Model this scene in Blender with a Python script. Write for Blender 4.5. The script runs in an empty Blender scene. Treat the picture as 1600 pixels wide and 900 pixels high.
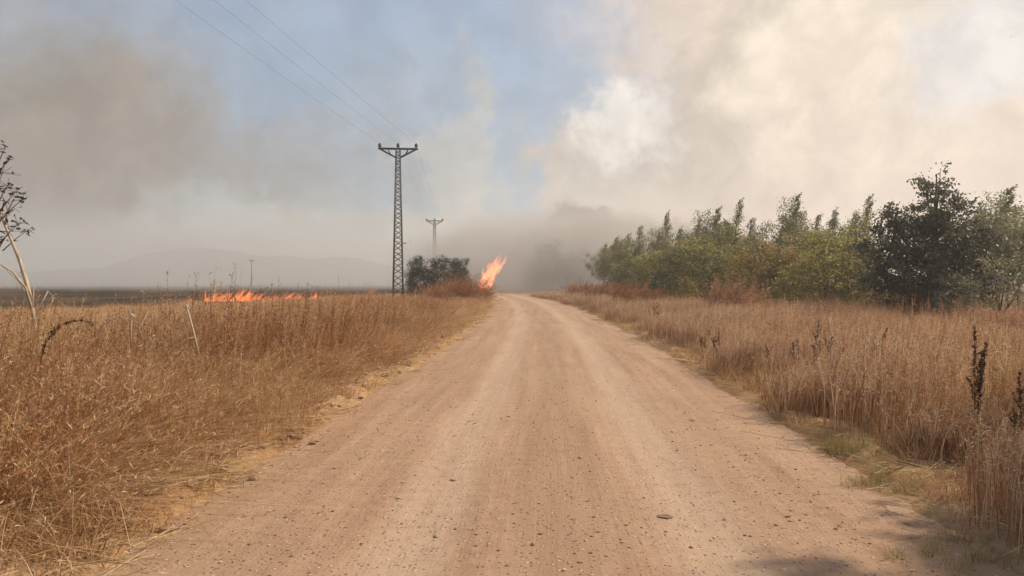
import bpy, bmesh, math, random
import numpy as np
from mathutils import Vector, Matrix

sc = bpy.context.scene
R = math.radians
# ------------------------------------------------------------------ camera, sky, sun, exposure
F, CX, HY, H = 1200.0, 800.0, 438.0, 1.6          # focal length in photo pixels, principal column, horizon row, eye height
def P(px, py, D):
    return Vector(((px - CX) / F * D, D, H - (py - HY) / F * D))
def X(px, D):
    return (px - CX) / F * D
cam = bpy.data.cameras.new('camera'); cam_o = bpy.data.objects.new('camera', cam); sc.collection.objects.link(cam_o)
cam_o.location = (0, 0, H); cam_o.rotation_euler = (R(90), 0, 0)
cam.sensor_width = 36; cam.lens = 36 * F / 1600; cam.shift_y = (HY - 450) / 1600
cam.clip_start = .05; cam.clip_end = 20000; sc.camera = cam_o
SUN_AZ, SUN_EL = R(66), R(41)
SKY = 0.10
world = bpy.data.worlds.new('World'); sc.world = world; world.use_nodes = True
world.cycles.sampling_method = 'MANUAL'; world.cycles.sample_map_resolution = 256
sl = bpy.data.lights.new('sun', 'SUN'); sl.energy = 5.0; sl.angle = R(1.2); sl.color = (1, .90, .74)
sun_o = bpy.data.objects.new('sun', sl); sc.collection.objects.link(sun_o)
sd = Vector((math.sin(SUN_AZ) * math.cos(SUN_EL), math.cos(SUN_AZ) * math.cos(SUN_EL), math.sin(SUN_EL)))
sun_o.rotation_euler = sd.to_track_quat('Z', 'Y').to_euler()
vs = sc.view_settings; vs.view_transform = 'Standard'; vs.look = 'None'; vs.exposure = 0.06; vs.gamma = 1; vs.use_curve_mapping = False
cy = sc.cycles
cy.debug_use_spatial_splits = True; cy.use_denoising = True; cy.max_bounces = 6; cy.diffuse_bounces = 3; cy.transmission_bounces = 3; cy.glossy_bounces = 2
cy.volume_bounces = 1; cy.transparent_max_bounces = 16; cy.volume_max_steps = 96
cy.use_adaptive_sampling = True; cy.adaptive_threshold = 0.035; cy.sample_clamp_indirect = 4

def srgb(r, g, b):
    f = lambda c: (c / 255 / 12.92) if c <= 10 else ((c / 255 + .055) / 1.055) ** 2.4
    return (f(r), f(g), f(b))

class NT:
    """small helper to write node trees as expressions"""
    def __init__(self, nt): self.nt = nt
    def n(self, t, **kw):
        n = self.nt.nodes.new(t)
        for k, v in kw.items(): setattr(n, k, v)
        return n
    def put(self, sock, v):
        if hasattr(v, 'is_linked') or isinstance(v, bpy.types.NodeSocket): self.nt.links.new(v, sock)
        elif isinstance(v, (tuple, list)) and len(v) == 3 and sock.type == 'RGBA': sock.default_value = (*v, 1)
        else: sock.default_value = v
    def m(self, op, a, b=None, c=None, clamp=False):
        n = self.n('ShaderNodeMath', operation=op, use_clamp=clamp)
        for i, v in enumerate((a, b, c)):
            if v is not None: self.put(n.inputs[i], v)
        return n.outputs[0]
    def mix(self, f, a, b, mode='MIX'):
        n = self.n('ShaderNodeMix', data_type='RGBA', blend_type=mode)
        self.put(n.inputs['Factor'], f); self.put(n.inputs[6], a); self.put(n.inputs[7], b)
        return n.outputs[2]
    def noise(self, vec, scale, detail=4, rough=.55, dist=0, col=False, w=None):
        n = self.n('ShaderNodeTexNoise')
        if w is not None:
            n.noise_dimensions = '4D'; n.inputs['W'].default_value = w
        if vec is not None: self.put(n.inputs['Vector'], vec)
        n.inputs['Scale'].default_value = scale; n.inputs['Detail'].default_value = detail
        n.inputs['Roughness'].default_value = rough; n.inputs['Distortion'].default_value = dist
        return n.outputs['Color' if col else 0]
    def step(self, v, lo, hi):
        n = self.n('ShaderNodeMapRange', interpolation_type='SMOOTHSTEP')
        self.put(n.inputs[0], v); self.put(n.inputs[1], lo); self.put(n.inputs[2], hi)
        return n.outputs[0]
    def ramp(self, f, stops):
        n = self.n('ShaderNodeValToRGB'); e = n.color_ramp.elements
        while len(e) < len(stops): e.new(.5)
        for el, (p, c) in zip(e, stops): el.position = p; el.color = (*c, 1)
        self.put(n.inputs[0], f); return n.outputs[0]
    def scale(self, vec, s):
        n = self.n('ShaderNodeVectorMath', operation='MULTIPLY')
        self.put(n.inputs[0], vec); n.inputs[1].default_value = s
        return n.outputs[0]

def build_sky():
    """clear Nishita sky with drifting wildfire smoke high up, as directions (azimuth, elevation)"""
    t = NT(world.node_tree); bg = t.nt.nodes['Background']
    sky = t.n('ShaderNodeTexSky', sky_type='NISHITA', sun_disc=False, sun_elevation=SUN_EL, sun_rotation=SUN_AZ)
    sky.dust_density = 2.0; sky.air_density = 1.0; sky.ozone_density = 1.0
    tc = t.n('ShaderNodeTexCoord'); d = tc.outputs['Generated']
    wn = t.n('ShaderNodeSeparateColor'); t.put(wn.inputs[0], t.noise(d, 3.2, 5, .55, col=True))
    wn2 = t.n('ShaderNodeSeparateColor'); t.put(wn2.inputs[0], t.noise(d, 9.0, 5, .6, col=True))
    s = t.n('ShaderNodeSeparateXYZ'); t.put(s.inputs[0], d)
    az0 = t.m('ARCTAN2', s.outputs[0], s.outputs[1]); el0 = t.m('ARCSINE', s.outputs[2])
    az = t.m('ADD', t.m('MULTIPLY_ADD', wn.outputs[0], .34, -.17), t.m('MULTIPLY_ADD', wn2.outputs[0], .16, t.m('ADD', az0, -.08)))
    el = t.m('ADD', t.m('MULTIPLY_ADD', wn.outputs[1], .22, -.11), t.m('MULTIPLY_ADD', wn2.outputs[1], .14, t.m('ADD', el0, -.07)))
    wn3 = t.n('ShaderNodeSeparateColor'); t.put(wn3.inputs[0], t.noise(d, 24.0, 4, .6, col=True))
    az = t.m('ADD', az, t.m('MULTIPLY_ADD', wn3.outputs[0], .10, -.05)); el = t.m('ADD', el, t.m('MULTIPLY_ADD', wn3.outputs[1], .09, -.045))
    lump = t.m('MULTIPLY_ADD', t.step(t.noise(d, 15.0, 6, .6, .6, w=9.0), .32, .68), .20, .895)      # lighter and darker lumps of shading put into the smoke colours
    K = 1 / SKY
    col = sky.outputs[0]
    def over(c, a, rgb):
        k = t.n('ShaderNodeVectorMath', operation='SCALE'); k.inputs[0].default_value = tuple(v * K for v in srgb(*rgb)); t.put(k.inputs[3], lump)
        return t.mix(a, c, k.outputs[0])
    def blob(px, py, rx, ry, power=1.0, tilt=0.0):
        a0 = math.atan((px - CX) / F); e0 = math.atan((HY - py) / F * math.cos(a0))
        da = t.m('SUBTRACT', az, a0); de = t.m('SUBTRACT', el, e0)
        da = t.m('MULTIPLY_ADD', de, -tilt, da)
        q = t.m('ADD', t.m('POWER', t.m('ABSOLUTE', t.m('DIVIDE', da, rx / F)), 2), t.m('POWER', t.m('ABSOLUTE', t.m('DIVIDE', de, ry / F)), 2))
        return t.m('POWER', 2.718, t.m('MULTIPLY', q, -power))
    nb = t.noise(d, 5.0, 4, .55, w=2.0)
    nf = t.noise(d, 12.0, 5, .6, w=5.0)
    # thin veil everywhere, thicker near the horizon all the way round
    veil = t.m('MULTIPLY_ADD', t.step(nb, .3, .75), .2, .42)
    col = over(col, veil, (182, 197, 214))
    hor = t.m('POWER', 2.718, t.m('DIVIDE', t.m('ABSOLUTE', el), -.10))
    col = over(col, t.m('MULTIPLY', hor, t.m('MULTIPLY_ADD', nb, .5, .5, clamp=True), clamp=True), (188, 186, 181))
    def smoke(b, strength, rgb, n=nb, amp=.9, lo=.15, hi=.85):
        nonlocal col
        f = t.step(t.m('ADD', b, t.m('MULTIPLY', t.m('MULTIPLY_ADD', n, amp * 2, -amp), t.step(b, .0, .4))), lo, hi)
        col = over(col, t.m('MULTIPLY', f, strength, clamp=True), rgb)
    # brown bank on the west side
    smoke(blob(-150, 170, 420, 240), .5, (170, 165, 160), nb, .6)
    smoke(blob(110, 270, 430, 150, tilt=.3), .95, (154, 143, 132), nb, .6, .0, 1.0)
    smoke(blob(330, 240, 260, 60, tilt=.8), .55, (165, 155, 146), nf, .6, .1, 1.0)
    smoke(blob(450, 345, 190, 60), .6, (192, 193, 188), nf, .8)
    smoke(blob(200, 415, 460, 50), .8, (160, 152, 142), nf, .6)
    # thin column over the second pylon
    smoke(blob(695, 255, 52, 130, tilt=-.05), .85, (198, 196, 191), nf, .9)
    smoke(blob(730, 355, 130, 60), .8, (200, 193, 184), nf, .7)
    # the big sunlit plume
    smoke(blob(1580, 140, 500, 400, tilt=-.25), 1.0, (230, 212, 197), nb, .45, .1, .6)
    smoke(blob(1165, 150, 140, 260, tilt=.15), .8, (205, 192, 179), nf, .8)
    smoke(blob(1310, 90, 170, 130), .8, (245, 230, 209), nf, .8)
    smoke(blob(1400, 230, 210, 90), .6, (236, 220, 202), nb, .8)
    smoke(blob(1560, 70, 130, 110), .6, (224, 226, 229), nb, .7)
    smoke(blob(970, 300, 150, 110), .95, (205, 194, 183), nf, .8, .1, .6)
    smoke(blob(980, 188, 80, 50), .9, (237, 230, 221), nf, .9, .15, .95)
    smoke(blob(1100, 235, 120, 50), .4, (198, 184, 172), nf, 1.0)
    smoke(blob(1190, 300, 220, 60), .5, (219, 197, 183), nb, .6)
    smoke(blob(880, 390, 220, 48), .95, (164, 152, 142), nf, .8, .1, .6)
    smoke(blob(1000, 370, 120, 40), .6, (160, 148, 138), nf, 1.0)
    t.put(bg.inputs[0], col); bg.inputs[1].default_value = SKY
build_sky()

# ------------------------------------------------------------------ helpers
COL = sc.collection
def link(o): COL.objects.link(o); return o
def tag(o, label=None, cat=None, group=None, kind=None):
    if label: o['label'] = label
    if cat: o['category'] = cat
    if group: o['group'] = group
    if kind: o['kind'] = kind
    return o
def empty(name, loc=(0, 0, 0), rz=0):
    o = bpy.data.objects.new(name, None); o.empty_display_size = .2; o.location = loc; o.rotation_euler = (0, 0, rz); return link(o)
def obj(name, me, parent=None, loc=(0, 0, 0)):
    o = bpy.data.objects.new(name, me); o.location = loc; link(o)
    if parent: o.parent = parent
    return o
def mesh_np(name, V, faces, mat=None, tint=None, smooth=False):
    """V (n,3); faces: list of int arrays (k,3) and (k,4)"""
    me = bpy.data.meshes.new(name); V = np.asarray(V, np.float32)
    me.vertices.add(len(V)); me.vertices.foreach_set('co', V.ravel())
    loops = np.concatenate([np.asarray(f, np.int32).ravel() for f in faces])
    sizes = np.concatenate([np.full(len(f), f.shape[1], np.int32) for f in faces])
    me.loops.add(len(loops)); me.loops.foreach_set('vertex_index', loops)
    me.polygons.add(len(sizes))
    me.polygons.foreach_set('loop_start', np.concatenate([[0], np.cumsum(sizes)[:-1]]).astype(np.int32))
    if smooth: me.polygons.foreach_set('use_smooth', np.ones(len(sizes), bool))
    if tint is not None:
        a = me.attributes.new('tint', 'FLOAT', 'POINT'); a.data.foreach_set('value', np.asarray(tint, np.float32))
    me.update(calc_edges=True); me.validate()
    if mat: me.materials.append(mat)
    return me
class MB:
    """collects tubes and boxes into one mesh"""
    def __init__(s): s.V = []; s.F3 = []; s.F4 = []; s.T = []; s.n = 0
    def add(s, V, F4=None, F3=None, tint=.5):
        V = np.asarray(V, float); s.V.append(V); s.T.append(np.full(len(V), tint) if np.isscalar(tint) else tint)
        if F4 is not None and len(F4): s.F4.append(np.asarray(F4) + s.n)
        if F3 is not None and len(F3): s.F3.append(np.asarray(F3) + s.n)
        s.n += len(V)
    def tube(s, pts, rad, sides=6, tint=.5, cap=True):
        pts = np.asarray([tuple(p) for p in pts], float); n = len(pts)
        rad = np.full(n, rad) if np.isscalar(rad) else np.asarray(rad, float)
        tg = np.gradient(pts, axis=0); tg /= np.linalg.norm(tg, axis=1)[:, None] + 1e-9
        ref = np.array([1., 0, 0]) if abs(tg[0][0]) < .8 else np.array([0, 1., 0])
        a = np.cross(tg, ref); a /= np.linalg.norm(a, axis=1)[:, None] + 1e-9; b = np.cross(tg, a)
        th = np.linspace(0, 2 * np.pi, sides, endpoint=False)
        V = pts[:, None] + rad[:, None, None] * (np.cos(th)[None, :, None] * a[:, None] + np.sin(th)[None, :, None] * b[:, None])
        i = np.arange(n - 1)[:, None] * sides; j = np.arange(sides)[None]; k = (j + 1) % sides
        F = np.stack([i + j, i + k, i + k + sides, i + j + sides], -1).reshape(-1, 4)
        V = V.reshape(-1, 3); f3 = []
        if cap:
            V = np.vstack([V, pts[:1], pts[-1:]]); c0, c1 = n * sides, n * sides + 1
            f3 = [(c0, (q + 1) % sides, q) for q in range(sides)] + [(c1, (n - 1) * sides + q, (n - 1) * sides + (q + 1) % sides) for q in range(sides)]
        s.add(V, F, f3, tint)
    def bar(s, a, b, w, tint=.5):
        """square-section bar"""
        s.tube([a, b], w * .7071, 4, tint)
    def mesh(s, name, mat, smooth=False):
        fs = ([np.concatenate(s.F4)] if s.F4 else []) + ([np.concatenate(s.F3)] if s.F3 else [])
        return mesh_np(name, np.concatenate(s.V), fs, mat, np.concatenate(s.T), smooth)

_rl = np.random.default_rng(77).random((256, 256))
def vnoise(x, y, seed=0):
    x = np.asarray(x, float) + seed * 17.31; y = np.asarray(y, float) + seed * 9.17
    xi = np.floor(x).astype(int); yi = np.floor(y).astype(int); fx = x - xi; fy = y - yi
    fx = fx * fx * (3 - 2 * fx); fy = fy * fy * (3 - 2 * fy)
    g = lambda i, j: _rl[i % 256, j % 256]
    return (g(xi, yi) * (1 - fx) + g(xi + 1, yi) * fx) * (1 - fy) + (g(xi, yi + 1) * (1 - fx) + g(xi + 1, yi + 1) * fx) * fy
def fbm(x, y, o=4, seed=0):
    r = 0; a = .5
    for i in range(o): r = r + a * vnoise(x * 2 ** i, y * 2 ** i, seed + i); a *= .5
    return r
def sstep(v, lo, hi):
    q = np.clip((v - lo) / (hi - lo), 0, 1); return q * q * (3 - 2 * q)

# ------------------------------------------------------------------ ground and road shape
_ky = np.array([-80, -20, 0, 4.7, 7.3, 11.8, 20, 31, 45, 60, 80, 110, 160, 260.])
_kx = np.array([-4., -.9, .1, .31, .43, .64, 1.0, 1.3, 1.3, .9, -.6, -4.5, -13, -34.])
_dy = np.linspace(-80, 260, 1361); _dx = np.interp(_dy, _ky, _kx)
_k = np.ones(25) / 25; _dx = np.convolve(np.pad(_dx, 12, mode='edge'), _k, 'valid')
def xc(y): return np.interp(y, _dy, _dx)
HW = 2.5
def lat(x, y): return np.asarray(x, float) - xc(y)
def road_z(l, y):
    rut = .022 * (np.exp(-((l - .85) / .32) ** 2) + np.exp(-((l + .95) / .32) ** 2))
    return .035 * (1 - (l / 2.5) ** 2) - rut + .012 * (fbm(l * 1.7, y * .6, 3, 4) - .45)
def ground_z(x, y):
    x = np.asarray(x, float); y = np.asarray(y, float)
    l = lat(x, y); near = np.exp(-np.maximum(y, 0) / 60)
    wob = (fbm(x * .7, y * .35, 3, 1) - .45) * .55 * near + (fbm(x * 5, y * 5, 3, 2) - .43) * .30 * near
    dl = np.abs(l) - HW + wob
    z = -.07 + .10 * sstep(dl, -.35, .25) + .07 * sstep(dl, .2, 1.2)
    berm = np.where(l < 0, .10, .05) * np.exp(-((dl - .28) / .22) ** 2) * near
    lump = (fbm(x * 3.2, y * 3.2, 4, 3) - .42) * np.where(l < 0, .26, .16) * sstep(dl, -.1, .2) * near
    return z + berm * (.5 + fbm(x * 2.2, y * 2.2, 2, 6)) + lump + .12 * (fbm(x * .15, y * .15, 2, 5) - .45) * sstep(dl, 0, 3)
BX = np.array([-60., -28, -24.5, -20, -18, -12.5, -8.5, -6, -6]); BY = np.array([5., 30, 37, 48, 55, 70, 100, 200, 4000])
def burnt(x, y): return (np.interp(y, BY, BX) - x)     # > 0 inside the burnt field

# ------------------------------------------------------------------ materials
def new_mat(name):
    m = bpy.data.materials.new(name); m.use_nodes = True
    t = NT(m.node_tree); b = m.node_tree.nodes['Principled BSDF']; b.inputs['Roughness'].default_value = .85
    b.inputs['Specular IOR Level'].default_value = .2
    return m, t, b
def leaf_mat(name, stops, trans=.35, rough=.7, spec=.2, vary=.25, cluster=.0):
    """plant matter: colour by the 'tint' of each leaf or stem, shifted a little per plant; partly translucent"""
    m, t, b = new_mat(name); out = m.node_tree.nodes['Material Output']
    at = t.n('ShaderNodeAttribute', attribute_name='tint'); oi = t.n('ShaderNodeObjectInfo')
    f = t.m('ADD', at.outputs['Fac'], t.m('MULTIPLY_ADD', oi.outputs['Random'], vary, -vary / 2), clamp=True)
    c = t.ramp(f, stops); t.put(b.inputs['Base Color'], c)
    b.inputs['Roughness'].default_value = rough; b.inputs['Specular IOR Level'].default_value = spec
    tr = t.n('ShaderNodeBsdfTranslucent'); t.put(tr.inputs[0], c)
    mx = t.n('ShaderNodeMixShader'); mx.inputs[0].default_value = trans
    t.nt.links.new(b.outputs[0], mx.inputs[1]); t.nt.links.new(tr.outputs[0], mx.inputs[2]); t.nt.links.new(mx.outputs[0], out.inputs[0])
    return m
M = {}
M['grass_gold'] = leaf_mat('dry_grass_gold', [(0, (.16, .068, .024)), (.35, (.40, .205, .082)), (.7, (.60, .365, .175)), (1, (.78, .60, .36))], .35)
M['grass_red'] = leaf_mat('dry_grass_red', [(0, (.14, .050, .020)), (.4, (.36, .158, .068)), (.75, (.54, .295, .14)), (1, (.72, .50, .29))], .35)
M['grass_rose'] = leaf_mat('dry_grass_rose', [(0, (.18, .080, .038)), (.4, (.41, .215, .110)), (.75, (.58, .36, .205)), (1, (.72, .55, .37))], .38)
M['grass_straw'] = leaf_mat('straw', [(0, (.30, .17, .07)), (.5, (.52, .34, .16)), (1, (.70, .55, .33))], .25)
M['grass_green'] = leaf_mat('green_grass', [(0, (.19, .145, .05)), (.5, (.38, .28, .11)), (1, (.56, .42, .21))], .35)
M['weed_dark'] = leaf_mat('seed_brown', [(0, (.07, .032, .02)), (.5, (.15, .072, .042)), (1, (.27, .14, .085))], .1)
M['pale_wood'] = leaf_mat('pale_dry_stem', [(0, (.30, .20, .11)), (1, (.58, .43, .28))], 0)
M['leaf_dark'] = leaf_mat('dark_leaves', [(0, (.050, .049, .030)), (.5, (.115, .108, .062)), (1, (.27, .235, .135))], .4, .5, .45, vary=.1)
M['leaf_grey'] = leaf_mat('grey_green_leaves', [(0, (.070, .070, .030)), (.5, (.190, .178, .075)), (1, (.38, .345, .16))], .48, .55, .4)
M['leaf_olive'] = leaf_mat('olive_leaves', [(0, (.10, .092, .024)), (.5, (.285, .25, .074)), (1, (.54, .44, .16))], .5, .55, .35)
M['leaf_rust'] = leaf_mat('rusty_leaves', [(0, (.11, .080, .026)), (.5, (.31, .215, .065)), (1, (.54, .33, .11))], .45, .6, .3)
M['leaf_pale'] = leaf_mat('pale_olive_leaves', [(0, (.10, .095, .05)), (.5, (.20, .18, .10)), (1, (.33, .29, .18))], .35, .6, .3)
M['leaf_bush'] = leaf_mat('bush_leaves', [(0, (.020, .028, .018)), (.5, (.040, .052, .032)), (1, (.085, .10, .06))], .2, .5, .4)
M['leaf_dead'] = leaf_mat('withered_leaves', [(0, (.035, .022, .016)), (1, (.11, .07, .05))], .15)
def bark_mat(name, c0, c1):
    m, t, b = new_mat(name); tc = t.n('ShaderNodeTexCoord')
    n = t.noise(t.scale(tc.outputs['Object'], (6, 6, 1.2)), 4, 5); t.put(b.inputs['Base Color'], t.ramp(n, [(.3, c0), (.7, c1)]))
    bp = t.n('ShaderNodeBump'); bp.inputs[0].default_value = .5; bp.inputs[1].default_value = .02; t.put(bp.inputs['Height'], n); t.nt.links.new(bp.outputs[0], b.inputs['Normal'])
    return m
M['bark'] = bark_mat('bark', (.06, .045, .035), (.17, .13, .10))
M['bark_pale'] = bark_mat('pale_bark', (.32, .23, .15), (.60, .47, .34))
def steel():
    m, t, b = new_mat('weathered_steel'); tc = t.n('ShaderNodeTexCoord')
    n = t.noise(tc.outputs['Object'], 3, 5); t.put(b.inputs['Base Color'], t.ramp(n, [(.35, (.055, .062, .065)), (.65, (.11, .115, .115)), (.8, (.13, .085, .055))]))
    b.inputs['Metallic'].default_value = .3; b.inputs['Roughness'].default_value = .6; return m
M['steel'] = steel()
m, t, b = new_mat('ceramic'); t.put(b.inputs['Base Color'], (.06, .045, .04)); b.inputs['Roughness'].default_value = .6; b.inputs['Specular IOR Level'].default_value = .2; M['ceramic'] = m
m, t, b = new_mat('aluminium_wire'); t.put(b.inputs['Base Color'], (.22, .23, .24)); b.inputs['Roughness'].default_value = .5; M['wire'] = m
m, t, b = new_mat('black_feather'); t.put(b.inputs['Base Color'], (.03, .028, .026)); M['bird'] = m

def ground_material():
    m, t, b = new_mat('field_soil'); tc = t.n('ShaderNodeTexCoord'); v = tc.outputs['Object']
    bu = t.n('ShaderNodeAttribute', attribute_name='burnt').outputs['Fac']
    n1 = t.noise(v, .35, 6, .6); n2 = t.noise(v, 9, 6, .65); n3 = t.noise(v, 55, 4, .6)
    soil = t.ramp(n2, [(.3, (.19, .115, .066)), (.5, (.33, .205, .122)), (.72, (.46, .31, .195))])
    straw = t.ramp(t.noise(t.scale(v, (1, .25, 1)), 3.0, 6, .7), [(.3, (.20, .105, .045)), (.52, (.36, .205, .095)), (.75, (.52, .345, .18))])
    base = t.mix(t.step(t.m('ADD', n1, t.m('MULTIPLY', n3, .2)), .45, .65), soil, straw)
    ash = t.ramp(t.noise(t.scale(v, (.10, .05, 1)), 1.2, 8, .72), [(.3, (.018, .015, .013)), (.48, (.045, .034, .027)), (.58, (.11, .07, .042)), (.68, (.06, .05, .043)), (.8, (.22, .17, .13))])
    brown = t.mix(t.step(n2, .35, .6), ash, (.11, .055, .028))
    w = t.m('ADD', bu, t.m('MULTIPLY_ADD', t.noise(v, .25, 5, .6), 8.0, -4.0))
    c = t.mix(t.step(w, -1.0, .5), base, brown); c = t.mix(t.step(w, 1.5, 6.0), c, ash)
    t.put(b.inputs['Base Color'], c); b.inputs['Roughness'].default_value = 1.0; b.inputs['Specular IOR Level'].default_value = 0.0
    bp = t.n('ShaderNodeBump'); bp.inputs[0].default_value = .6; bp.inputs[1].default_value = .03
    t.put(bp.inputs['Height'], t.m('ADD', n2, t.m('MULTIPLY', n3, .5))); t.nt.links.new(bp.outputs[0], b.inputs['Normal'])
    return m
def road_material():
    m, t, b = new_mat('gravel_road'); uv = t.n('ShaderNodeUVMap', uv_map='lane').outputs[0]     # metres: across, along
    s = t.n('ShaderNodeSeparateXYZ'); t.put(s.inputs[0], uv)
    streak = t.noise(t.scale(uv, (2.6, .13, 1)), 1.6, 6, .6)
    streak2 = t.noise(t.scale(uv, (9, .35, 1)), 1.3, 5, .65)
    patch = t.noise(uv, .55, 5, .6); grain = t.noise(uv, 42, 5, .75); mid = t.noise(uv, 8, 6, .7)
    base = t.ramp(t.m('ADD', t.m('MULTIPLY', streak, .6), t.m('MULTIPLY', mid, .4)),
                  [(.30, (.228, .122, .068)), (.45, (.342, .197, .115)), (.58, (.418, .250, .152)), (.75, (.52, .345, .225))])
    base = t.mix(t.m('MULTIPLY', t.step(streak2, .5, .75), .3), base, (.47, .315, .205))
    base = t.mix(t.m('MULTIPLY', t.step(patch, .48, .68), .45), base, (.30, .185, .10))
    big = t.noise(t.scale(uv, (1, .45, 1)), .32, 4, .55); base = t.mix(t.m('MULTIPLY', t.step(big, .45, .65), .4), base, (.42, .275, .165))
    a0 = t.m('ABSOLUTE', t.m('ADD', s.outputs[0], t.m('MULTIPLY_ADD', t.noise(t.scale(uv, (0, .2, 1)), 1, 2), .5, -.25)))
    track = t.m('MULTIPLY', t.step(t.m('ABSOLUTE', t.m('SUBTRACT', a0, .9)), .42, .1), t.m('MULTIPLY_ADD', mid, .8, .1))       # packed wheel tracks, paler and smoother
    base = t.mix(t.m('MULTIPLY', track, 1.0, clamp=True), base, (.50, .345, .235))
    ridge = t.m('MULTIPLY', t.step(a0, .42, .1), t.step(mid, .35, .6)); base = t.mix(t.m('MULTIPLY', ridge, .35), base, (.25, .145, .085))       # loose darker gravel between the tracks
    # grit loose on the surface
    vo = t.n('ShaderNodeTexVoronoi'); t.put(vo.inputs['Vector'], uv); vo.inputs['Scale'].default_value = 34
    sel = t.m('GREATER_THAN', t.n('ShaderNodeSeparateColor').outputs[0], .5)
    sc_ = t.n('ShaderNodeSeparateColor'); t.put(sc_.inputs[0], vo.outputs['Color'])
    grit = t.m('MULTIPLY', t.step(vo.outputs['Distance'], .42, .25), t.m('GREATER_THAN', sc_.outputs[0], t.m('MULTIPLY_ADD', patch, -.5, .98)))
    gc = t.ramp(sc_.outputs[1], [(0, (.16, .095, .065)), (.5, (.34, .215, .15)), (1, (.66, .53, .42))])
    c = t.mix(t.m('MULTIPLY', grit, .75), base, gc)
    c = t.mix(t.m('MULTIPLY', t.step(grain, .5, .78), .40), c, (.17, .095, .055))
    c = t.mix(t.m('MULTIPLY', t.step(grain, .5, .25), .25), c, (.55, .39, .27))
    t.put(b.inputs['Base Color'], c); b.inputs['Roughness'].default_value = .93
    hgt = t.m('ADD', t.m('MULTIPLY', mid, .6), t.m('ADD', t.m('MULTIPLY', grain, .35), t.m('ADD', t.m('MULTIPLY', streak2, .5), t.m('MULTIPLY', grit, .55))))
    bp = t.n('ShaderNodeBump'); bp.inputs[0].default_value = .8; bp.inputs[1].default_value = .022
    t.put(bp.inputs['Height'], hgt); t.nt.links.new(bp.outputs[0], b.inputs['Normal'])
    return m
M['ground'] = ground_material(); M['road'] = road_material()
m, t, b = new_mat('stone'); oi = t.n('ShaderNodeObjectInfo'); tc = t.n('ShaderNodeTexCoord')
t.put(b.inputs['Base Color'], t.mix(t.m('MULTIPLY', t.noise(tc.outputs['Object'], 60, 4), .5), t.ramp(oi.outputs['Random'], [(0, (.20, .115, .07)), (.35, (.36, .22, .135)), (.8, (.47, .31, .20)), (1, (.62, .47, .35))]), (.26, .155, .095))); M['stone'] = m

# ------------------------------------------------------------------ ground, road, hills
def grow(a, b, first, ratio):
    r = [a]; s = first
    while r[-1] < b: r.append(r[-1] + s); s *= ratio
    r[-1] = b; return r
def build_ground():
    gx = np.array([-v for v in grow(7, 3500, .15, 1.12)][::-1] + list(np.arange(-6.9, 9.0, .1)) + grow(9, 3500, .15, 1.12))
    gy = np.array([-80, -40, -20, -10, -5, -2, 0] + list(np.arange(1, 26, .12)) + grow(26, 4500, .14, 1.035))
    XX, YY = np.meshgrid(gx, gy); Z = ground_z(XX, YY)
    nx, ny = len(gx), len(gy)
    i = (np.arange(ny - 1)[:, None] * nx + np.arange(nx - 1)[None]).ravel()
    me = mesh_np('ground', np.stack([XX, YY, Z], -1).reshape(-1, 3), [np.stack([i, i + 1, i + nx + 1, i + nx], -1)], M['ground'], smooth=True)
    a = me.attributes.new('burnt', 'FLOAT', 'POINT'); a.data.foreach_set('value', np.clip(burnt(XX, YY), -50, 50).astype(np.float32).ravel())
    tag(obj('ground', me), kind='structure')
    ls = np.linspace(-3.3, 3.3, 67); ys = np.array(grow(-6, 24, .12, 1.0) + grow(24, 250, .13, 1.025)[1:])
    LL, YY = np.meshgrid(ls, ys); V = np.stack([LL + xc(YY), YY, road_z(LL, YY)], -1).reshape(-1, 3)
    nx, ny = len(ls), len(ys); i = (np.arange(ny - 1)[:, None] * nx + np.arange(nx - 1)[None]).ravel()
    me = mesh_np('road', V, [np.stack([i, i + 1, i + nx + 1, i + nx], -1)], M['road'], smooth=True)
    uvl = me.uv_layers.new(name='lane'); li = np.empty(len(me.loops), np.int32); me.loops.foreach_get('vertex_index', li)
    uvl.data.foreach_set('uv', np.stack([LL, YY], -1).reshape(-1, 2)[li].astype(np.float32).ravel())
    tag(obj('road', me), kind='structure')
build_ground()
def build_hills():
    m, t, b = new_mat('hill_scrub'); tc = t.n('ShaderNodeTexCoord'); n = t.noise(tc.outputs['Object'], .02, 6, .65)
    t.put(b.inputs['Base Color'], t.ramp(n, [(.4, (.02, .022, .014)), (.6, (.06, .055, .03)), (.75, (.13, .10, .05))]))
    ang = np.linspace(R(-75), R(75), 161); rr = np.linspace(0, 1, 13)
    AA, RR = np.meshgrid(ang, rr); D = 620 + 500 * RR
    prof = 8 + 22 * np.exp(-((AA - R(-21)) / .13) ** 2) + 7 * np.exp(-((AA + R(11)) / .05) ** 2) + 20 * (fbm(AA * 12 + 40, AA * 0, 4, 2) - .4)
    Z = prof * np.sin(np.pi * np.clip(RR, 0, 1)) * 1.15 + 9 * (fbm(AA * 30 + 9, RR * 6, 4, 8) - .45) * np.sin(np.pi * RR) - 1.0
    V = np.stack([np.sin(AA) * D, np.cos(AA) * D, Z], -1).reshape(-1, 3); nx = 161
    i = (np.arange(12)[:, None] * nx + np.arange(nx - 1)[None]).ravel()
    tag(obj('hills', mesh_np('hills', V, [np.stack([i, i + 1, i + nx + 1, i + nx], -1)], m, smooth=True)), kind='structure')
build_hills()

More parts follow.
